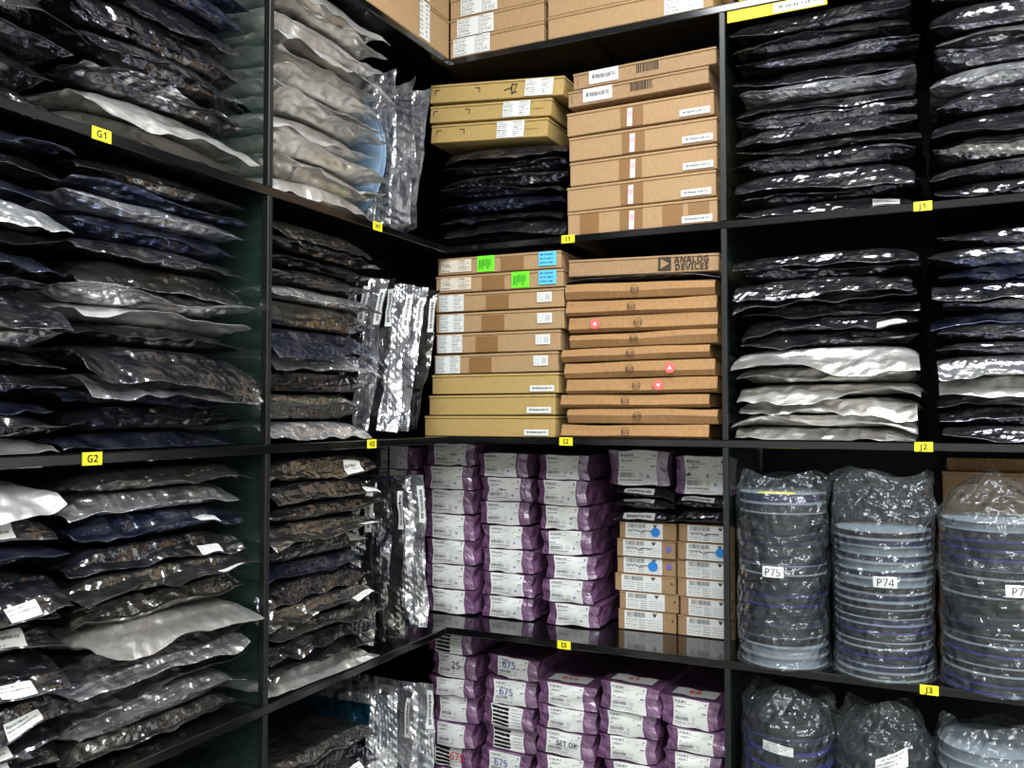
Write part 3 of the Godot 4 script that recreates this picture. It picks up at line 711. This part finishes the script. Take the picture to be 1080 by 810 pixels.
func film_bag(s: Array, i: int, base: float, top: float):
	var labels := ["clear plastic bag of reels marked P75 beside the rack post", "clear plastic bag of reels marked P74, in the middle", "clear plastic bag of reels marked P73 at the photo's edge", "clear plastic bag of reels below the bag marked P75", "clear plastic bag of dark reels below the bag marked P74", "clear plastic bag of white reels on the lowest shelf"]
	var o := thing("plastic_bag", labels[i], "bag", at(s[0], base, s[1]), "clear bags of reels")
	var r := RandomNumberGenerator.new(); r.seed = 900 + i
	var ks := []
	for q in 7: ks.append([r.randi_range(-7, 7), r.randf_range(-22, 22), r.randf(), r.randf_range(0.0004, 0.0012)])
	var R: float = s[2] + 0.006; var H: float = s[6] - base; var full: float = C0 + top - base
	var pinch: float = [0.12, 0.05, 0.55, 0.25, 0.3, 0.2][i]
	var f := func(a: float, t: float) -> Vector3:
		var y := t * H; var rr := R
		var up := clampf((y - full) / maxf(0.02, H - full), 0.0, 1.0)
		var e := 0.0
		for q in ks: e += q[3] * tri(q[0] * a / TAU + q[1] * y + q[2])
		rr += maxf(e * (1.3 + 4.0 * up), -0.0035 - 0.05 * up) + 0.004 * clampf(1.0 - y / 0.03, 0.0, 1.0)
		rr *= 1.0 - pinch * up * up
		var yy := y + up * 0.010 * sin(a * 3.0 + i) - up * up * 0.012 * (0.5 - 0.5 * sin(a))
		return Vector3(rr * cos(a), yy, rr * sin(a) * (1.0 - 0.35 * up))
	var st := SurfaceTool.new(); st.begin(Mesh.PRIMITIVE_TRIANGLES)
	var na := 64; var nt := 34
	for j in nt + 1:
		for k in na + 1:
			var p: Vector3 = f.call(TAU * k / na, float(j) / nt)
			st.set_uv(Vector2(float(k) / na * 2.0, p.y * 4.0)); st.add_vertex(p)
	for j in nt:
		for k in na:
			var a := j * (na + 1) + k
			for q in [a, a + na + 1, a + 1, a + 1, a + na + 1, a + na + 2]: st.add_index(q)
	st.generate_normals()
	part("film", st.commit(), M.clear, o)
	if s[5]:
		var ang: float = [PI / 2 + 0.05, PI / 2 - 0.1, PI / 2 - 0.24][i]; var ly: float = [0.193, 0.19, 0.192][i]
		var lf := func(u, v): return f.call(ang + (0.5 - u) * 0.44, (ly + (0.5 - v) * 0.021) / H) * Vector3(1.015, 1, 1.015)
		# text runs left to right: the angle falls as one reads
		var ml := part("marker_label", sheet(4, 1, "plain", lf), M.white, o, Transform3D(), "white handwritten label " + s[5])
		var c: Vector3 = f.call(ang, ly / H); var nrm := Vector3(cos(ang), 0, sin(ang))
		lettering(s[5], 0.014, M.ink, ml, Transform3D(Basis(Vector3.UP, PI / 2 - ang), Vector3(c.x, ly, c.z) + nrm * 0.0048), "handwriting")
	var pl: Array = [[], [], [], [[1.65, 0.30, 0.5, 0.018, -0.06]], [[1.35, 0.305, 0.5, 0.03, 0.2]], []][i]
	for q in pl:
		var lf2 := func(u, v): return f.call(q[0] + (0.5 - u) * q[2] * 1.3, (q[1] + (0.5 - v) * q[3] + (u - 0.5) * q[4] * 0.12) / H) * Vector3(0.99, 1, 0.99)
		part("label", sheet(6, 2, "reel", lf2), M.print, o)

# ------------------------------------------------------------------ antistatic bags
class Bag:
	var w := 0.36; var d := 0.38; var t := 0.026; var flap := 0.03; var bend := 0.0; var amp := 0.003; var zc := 0.0; var rx := 0.15; var rz := 0.15; var p := 2.0
	var ks := []; var ph := []; var ear := [0.0, 0.0]; var uo := Vector2(); var wavy := 0.14
	var zs := []; var nx := 54; var vs := PackedVector3Array()
	func setup(sd: int, w_: float, d_: float, rx_: float, rz_: float, p_: float, t_: float, flap_: float, bend_: float, amp_: float, margin := 0.018):
		var g := RandomNumberGenerator.new(); g.seed = sd
		w = w_; d = d_; rx = rx_; rz = rz_; p = p_; t = t_; flap = flap_; bend = bend_; amp = amp_; zc = -(rz + margin)
		for k in 3:
			var a := g.randf() * TAU; var f := g.randf_range(3.0, 8.0)
			ks.append([cos(a) * f, sin(a) * f, g.randf(), g.randf_range(0.5, 1.0), g.randf_range(-0.5, 0.5)])
		for k in 6:
			var a := g.randf() * TAU; var f := g.randf_range(8.0, 30.0)
			ks.append([cos(a) * f, sin(a) * f * 1.2, g.randf(), g.randf_range(0.5, 1.0) * 13.0 / f, g.randf_range(-1, 1)])
		for k in 6: ph.append(g.randf() * TAU)
		ear = [g.randf_range(-0.7, 0.4), g.randf_range(-0.7, 0.4)]
		uo = Vector2(g.randf(), g.randf())
	func pt(x: float, z: float, side: float) -> Vector3:
		var dz := minf(z, 0.0) - zc
		var m := pow(pow(absf(x) / rx, p) + pow(absf(dz) / rz, p), 1.0 / p)
		var e0 := maxf(absf(x) / (w / 2), dz / -zc if dz > 0.0 else -dz / (d + zc))
		var s := 0.0
		if z > 0.0: s = 1.0
		elif m > 1.0: s = clampf((m - 1.0) / ((m - 1.0) + maxf(0.0, 1.0 - e0) * 0.8 + 1e-5), 0.0, 1.0)
		var ht := t * 0.5 * pow(1.0 - pow(s, 1.8), 0.75) + 0.0005
		var e := 0.0; var e2 := 0.0
		for k in ks:
			var v: float = k[0] * x + k[1] * z + k[2]; v = absf(v - floorf(v) - 0.5) * 4.0 - 1.0
			e += k[3] * v; e2 += k[3] * k[4] * v
		var loose := 0.12 + 0.88 * s * s
		var y := amp * e * loose * 0.5
		var cx := clampf((absf(x) - rx * 0.75) / (w / 2 - rx * 0.75), 0.0, 1.0)
		y += s * cx * cx * 0.015 * ear[0 if x < 0 else 1]
		if z > -0.02:
			var zf := (z + 0.02) / (flap + 0.02)
			y += (bend + wavy * sin(x * 9.0 + ph[0]) + wavy * 0.7 * sin(x * 26.0 + ph[1])) * zf * zf * (flap + 0.012)
		var zo := z
		if z > -0.04: zo += (0.004 * sin(x * 8.0 + ph[2]) + 0.002 * sin(x * 23.0 + ph[3])) * clampf((z + 0.04) / 0.04, 0.0, 1.0)
		if z > 0.0: zo -= absf(bend) * 0.3 * z
		var xo := x * (1.0 + 0.010 * sin(z * 30.0 + ph[4]))
		return Vector3(xo, y + side * (ht + amp * e2 * 0.5 * (0.25 + 0.75 * s) * (1.0 if s < 0.99 else 0.0)), zo)
	# all vertices, top sheet first; base turns them into the pile's frame
	func lay(base: Basis):
		zs.clear()
		for k in 4: zs.append(flap * (1.0 - k / 4.0))
		for k in 11: zs.append(-0.075 * pow(k / 11.0, 1.3) * d / 0.37)
		for k in 7: zs.append(lerpf(-0.075 * d / 0.37, -d, k / 6.0))
		vs.clear()
		for side in [1.0, -1.0]:
			for j in zs.size():
				for i in nx + 1: vs.append(base * pt((float(i) / nx - 0.5) * w, zs[j], side))
	# rests the bag on what lies below (heights by cell, 1 cm), then adds it to those heights
	func rest(heights: PackedFloat32Array, up: float, roof: float):
		var half := zs.size() * (nx + 1); var W := 64
		for k in half:
			var b := vs[half + k]; var a := vs[k]
			var ci := clampi(int((b.x + 0.32) * 100.0), 0, 63); var cj := clampi(int((b.z + 0.44) * 100.0), 0, 63)
			var lim := heights[cj * W + ci] + 0.0012 - up
			if b.y < lim: b.y = lim
			if b.y + up > roof: b.y = roof - up
			if a.y < b.y + 0.0009: a.y = b.y + 0.0009
			if a.y + up > roof + 0.001: a.y = roof + 0.001 - up
			vs[half + k] = b; vs[k] = a
		for j in zs.size():
			var gap: float = absf(zs[j] - zs[mini(j + 1, zs.size() - 1)]); var reach := 0 if gap < 0.011 else int(gap * 100.0) + 1
			for i in nx + 1:
				var a := vs[j * (nx + 1) + i]
				var ci := int((a.x + 0.32) * 100.0); var cj := int((a.z + 0.44) * 100.0)
				for q in range(cj - reach, cj + 1):
					for r in [ci, ci + 1]:
						if q >= 0 and q < 64 and r >= 0 and r < 64: heights[q * W + r] = maxf(heights[q * W + r], a.y + up)
		return heights
	# a point of the laid bag, x and z as in pt()
	func on(x: float, z: float, side: float) -> Vector3:
		var fi := clampf((x / w + 0.5) * nx, 0.0, nx - 0.001); var i := int(fi); fi -= i
		var j := 0
		while j < zs.size() - 2 and zs[j + 1] > z: j += 1
		var fj: float = clampf((zs[j] - z) / maxf(1e-5, zs[j] - zs[j + 1]), 0.0, 1.0)
		var o := (0 if side > 0.0 else zs.size() * (nx + 1)) + j * (nx + 1) + i
		return vs[o].lerp(vs[o + 1], fi).lerp(vs[o + nx + 1].lerp(vs[o + nx + 2], fi), fj)
	func mesh() -> ArrayMesh:
		if vs.is_empty(): lay(Basis())
		var nz := zs.size(); var uv := PackedVector2Array(); var ix := PackedInt32Array()
		for side in [1.0, -1.0]:
			for j in nz:
				for i in nx + 1: uv.append(Vector2((float(i) / nx - 0.5) * w, zs[j] - side * vs[uv.size()].y) * 3.6 + uo * (1.0 + side))
		var half := nz * (nx + 1)
		for j in nz - 1:
			for i in nx:
				var a := j * (nx + 1) + i; var b := a + nx + 1
				ix.append_array([a, b, a + 1, a + 1, b, b + 1])
				ix.append_array([half + a, half + a + 1, half + b, half + a + 1, half + b + 1, half + b])
		for i in nx:
			var a := i; var b := half + i; ix.append_array([a, a + 1, b, a + 1, b + 1, b])
			a = (nz - 1) * (nx + 1) + i; b = half + a; ix.append_array([a, b, a + 1, a + 1, b, b + 1])
		for j in nz - 1:
			var a := j * (nx + 1); var b := half + a; ix.append_array([a, b, a + nx + 1, a + nx + 1, b, b + nx + 1])
			a += nx; b += nx; ix.append_array([a, a + nx + 1, b, a + nx + 1, b + nx + 1, b])
		var ar := []; ar.resize(Mesh.ARRAY_MAX); ar[Mesh.ARRAY_VERTEX] = vs; ar[Mesh.ARRAY_TEX_UV] = uv; ar[Mesh.ARRAY_INDEX] = ix
		var nn := PackedVector3Array(); nn.resize(vs.size())
		for k in range(0, ix.size(), 3):
			var n := (vs[ix[k + 2]] - vs[ix[k]]).cross(vs[ix[k + 1]] - vs[ix[k]])
			nn[ix[k]] += n; nn[ix[k + 1]] += n; nn[ix[k + 2]] += n
		for k in nn.size(): nn[k] = nn[k].normalized()
		ar[Mesh.ARRAY_NORMAL] = nn
		var m := ArrayMesh.new(); m.add_surface_from_arrays(Mesh.PRIMITIVE_TRIANGLES, ar)
		return m

const HUE := {"k": "black", "b": "smoky brown", "n": "navy", "s": "silver", "g": "pale grey foil", "c": "bright crinkled", "t": "teal", "v": "blue"}
var bag_seed := 1000

# a pile of bags lying flat, laid from the bottom up. side: 0 back rack, 1 side rack; u along the rack; codes from the top, capitals carry a label
func pile(side: int, u: float, y0: float, y1: float, codes: String, phrase: String, group: String, front: float, o := {}):
	var n := codes.length(); var r := RandomNumberGenerator.new(); r.seed = bag_seed * 3 + 1
	var ws := []; var total := 0.0
	for k in n:
		var q := r.randf_range(0.65, 1.35); ws.append(q); total += q
	var heights := PackedFloat32Array(); heights.resize(64 * 64); heights.fill(-9.0)
	for cj in 64:
		if (cj - 44) * 0.01 + front < 0.014:
			for ci in 64: heights[cj * 64 + ci] = 0.0
	var frame := Transform3D(Basis() if side == 0 else Basis(Vector3.UP, PI / 2), Vector3(u, y0, front) if side == 0 else Vector3(front, y0, u))
	var y := 0.0; var roof: float = y1 - y0 + o.get("spare", 0.012)
	for j in n:
		var k := n - 1 - j
		var ch := codes[k].to_lower(); var lab := codes[k] != ch
		var pitch: float = (y1 - y0) * ws[k] / total
		var bg := Bag.new(); bag_seed += 1
		var big := ch == "s" or ch == "g"; var tray := r.randf() < 0.65 and not big
		var wd: float = o.get("w", 0.352) * r.randf_range(0.95, 1.0)
		var flap := r.randf_range(0.006, 0.028) if not big else r.randf_range(0.02, 0.05)
		if r.randf() < 0.12: flap += 0.03
		if j == 0: flap = 0.034 if o.has("hang") else minf(flap, 0.01)
		bg.setup(bag_seed, wd, 0.355, wd * (r.randf_range(0.36, 0.43) if tray else 0.44), 0.158, 7.0 if tray else 2.6, pitch * r.randf_range(0.78, 0.92), flap, r.randf_range(-0.7, 0.1) + o.get("droop", 0.0) - (0.15 if j == 0 and o.has("hang") else 0.0), r.randf_range(0.0026, 0.005) * (1.2 if big else 1.0), r.randf_range(0.006, 0.016))
		if big: bg.wavy = 0.2
		var base := Basis(Vector3.UP, r.randf_range(-0.025, 0.025)) * Basis(Vector3.BACK, deg_to_rad(o.get("roll", 0.0) * (j + 0.5) / n + r.randf_range(-0.8, 0.8))) * Basis(Vector3.RIGHT, deg_to_rad(o.get("tip", 0.0) + r.randf_range(-1.2, 1.2)))
		var p := Vector3(r.randf_range(-0.008, 0.008), y + pitch * 0.5, r.randf_range(-0.016, 0.012))
		bg.lay(base)
		for q in bg.vs.size(): bg.vs[q] += Vector3(p.x, 0, p.z)
		heights = bg.rest(heights, p.y, roof)
		for q in bg.vs.size(): bg.vs[q] -= Vector3(p.x, 0, p.z)
		y += pitch
		var t := thing("foil_bag" if big else "antistatic_bag", "%s bag, %s, %s" % [HUE[ch] + ("" if big else " antistatic"), "topmost" if k == 0 else ordinal(k), phrase], "bag", frame * Transform3D(Basis(), p), group)
		part("film", bg.mesh(), M[ch], t)
		if lab:
			var x0: float = o.get("lx", 0.095) + r.randf_range(-0.03, 0.02); var lw := r.randf_range(0.042, 0.062); var dn: float = o.get("label_side", 1.0)
			var z0 := bg.flap - 0.001; var lh := minf(bg.flap + 0.012, r.randf_range(0.013, 0.024))
			var fn := func(a, b): return bg.on(x0 + a * lw, z0 - lh * (1.0 - b if dn > 0 else b), dn) + Vector3(0, dn * 0.0011, 0.0008)
			part("label", sheet(6, 4, "bag", fn), M.print, t, Transform3D(), "white printed label strip")

func flat_bags():
	var top := TH / 2 + 0.001
	pass
	# side rack, stack against the glass divider (tags G1, G2)
	pile(1, 0.838, SB + top, SA - 0.035, "kbnnkkKkss", "stack above tag G1", "bags in the stack above tag G1", -0.035, {"label_side": -1.0})
	pile(1, 0.838, C0 + top, SB - 0.014, "bncnkbcgkkcnkn", "stack between tags G1 and G2", "bags between tags G1 and G2", -0.035, {"label_side": -1.0})
	pile(1, 0.838, SD + top, C0 - 0.016, "bcNKBbskcbcb", "stack below tag G2", "bags in the stack below tag G2", -0.03, {"tip": 1.0})
	pile(1, 0.838, SE + top, SD - 0.11, "Kkkkbkkkk", "on the shelf under the stack below G2", "bags on the lowest shelf by G2", -0.03)
	# side rack, stack at the edge of the photograph
	pile(1, 1.21, SB + top, SA - 0.03, "kkskkskkkk", "stack at photo's edge above G1", "bags at the photo's edge above G1", -0.02)
	pile(1, 1.21, C0 + top, SB - 0.02, "nkncknkkckknkg", "stack at photo's edge between G1 and G2", "bags at the photo's edge between G1 and G2", -0.02)
	pile(1, 1.21, SD + top, C0 - 0.03, "gKnKKKKKKKKK", "stack at photo's edge below G2", "bags at the photo's edge below G2", -0.01, {"tip": 3.0, "lx": 0.07})
	pile(1, 1.21, SE + top, SD - 0.05, "KKkkkkkkk", "lowest shelf at photo's edge", "bags on the lowest shelf at the photo's edge", -0.02)
	# side rack, corner bay (tags H1, H2)
	pile(1, 0.445, SB + top, SA - 0.02, "ssgsssgsgsss", "stack above tag H1", "silver bags above tag H1", -0.02, {"w": 0.345, "droop": -0.1})
	pile(1, 0.445, C0 + top, SB - 0.03, "bkkkcbnckbc", "stack between tags H1 and H2", "bags between tags H1 and H2", -0.03, {"w": 0.345, "label_side": -1.0})
	pile(1, 0.445, SD + top, C0 - 0.02, "BKbBBnkBbkkS", "stack below tag H2", "bags in the stack below tag H2", -0.025, {"w": 0.345, "tip": 1.0, "hang": 1})
	pile(1, 0.445, SE + top, SD - 0.12, "bKkkkkk", "on the lowest shelf under H2", "bags on the lowest shelf under H2", -0.03, {"w": 0.345})
	# back rack
	pile(0, 0.143, SB + top, SB + 0.247, "kkkknkkk", "under the straw boxes", "black bags under the straw boxes", -0.02, {"w": 0.325, "roll": -3.4})
	pile(0, 0.862, SB + top, SA - 0.03, "kkkkckkkbkkkK", "stack above tag J1", "bags in the stack above tag J1", -0.02)
	pile(0, 1.235, SB + top, SA - 0.02, "kkckckkbkk", "stack at photo's edge above J1", "bags at the photo's edge above J1", -0.02)
	pile(0, 0.862, C0 + top, SB - 0.07, "kkkkkKKssSSSS", "stack between tags J1 and J2", "bags between tags J1 and J2", -0.015, {"lx": 0.1})
	pile(0, 1.235, C0 + top, SB - 0.045, "kknkbnkkcskkk", "stack at photo's edge between J1 and J2", "bags at the photo's edge between J1 and J2", -0.02)

# bags standing on edge in the corner bay of the side rack
func standing_bags():
	var rows := [
		["standing above tag H1", SB, [[0.205, "c", 4, -0.01, 0.02], [0.15, "c", 7, 0.0, 0.035], [0.095, "c", 8, 0.0, 0.03]]],
		["standing above tag H2", C0, [[0.262, "K", 8, -0.05, 0.01], [0.225, "C", 10, -0.035, 0.015], [0.188, "K", 12, -0.03, 0.015], [0.15, "C", 13, -0.015, 0.02], [0.112, "C", 14, -0.005, 0.02], [0.07, "B", 14, 0.0, 0.02]]],
		["standing below tag H2", SD, [[0.255, "B", 3, -0.02, 0.01], [0.215, "k", 2, -0.01, 0.016], [0.175, "B", 0, 0.0, 0.02], [0.12, "v", -2, -0.045, 0.006], [0.07, "C", 1, -0.005, 0.012]]],
		["standing on the lowest shelf", SE, [[0.262, "t", 8, -0.03, 0.02], [0.2, "c", 6, -0.02, 0.03], [0.145, "C", 8, -0.01, 0.03], [0.085, "C", 6, 0.02, 0.02]]]]
	for row in rows:
		var k := 0
		for b in row[2]:
			var ch: String = b[1].to_lower(); bag_seed += 1
			var g := RandomNumberGenerator.new(); g.seed = bag_seed
			var w := 0.35 if row[1] != SE else 0.33
			var bg := Bag.new(); bg.setup(bag_seed, w, 0.31, 0.145, 0.145, 3.0, 0.024, 0.02 + b[4], g.randf_range(-0.3, 0.3), 0.0045, 0.02); bg.lay(Basis())
			var base := Basis(Vector3.UP, PI / 2) * Basis(Vector3.UP, g.randf_range(-0.03, 0.03)) * Basis(Vector3.BACK, PI / 2 - deg_to_rad(b[2]))
			var lift := w / 2 * cos(deg_to_rad(b[2])) + 0.016
			var t := thing("antistatic_bag", "%s bag %s, %s from the flat stack" % [HUE[ch], row[0], ["first", "second", "third", "fourth", "fifth", "sixth"][k]], "bag", Transform3D(base, Vector3(-0.045 + b[3], row[1] + TH / 2 + lift, b[0] + 0.012)), "bags " + row[0])
			part("film", bg.mesh(), M[ch], t)
			if b[1] != ch:
				var fn := func(a, c): return bg.on(0.15 - a * 0.085, bg.flap - 0.018 + 0.016 * c, 1.0) + Vector3(0, 0.0015, 0.0008)
				part("label", sheet(5, 2, "hand", fn), M.print, t, Transform3D(), "white printed label strip")
			k += 1
	# the pale blue reel behind the silver bags
	var o := thing("component_reel", "pale blue large reel standing behind the silver bags above H1", "reel", Transform3D(Basis(Vector3.UP, 0.05) * Basis(Vector3.RIGHT, PI / 2), Vector3(-0.18, SB + TH / 2 + 0.166, 0.252)))
	var ms := reel_mesh(0.163, 0.02)
	part("flange", ms[0], M.reel_pale, o); part("flange", ms[0], M.reel_pale, o, at(0, 0.018, 0)); part("tape_roll", ms[1], M.reel_pale, o)
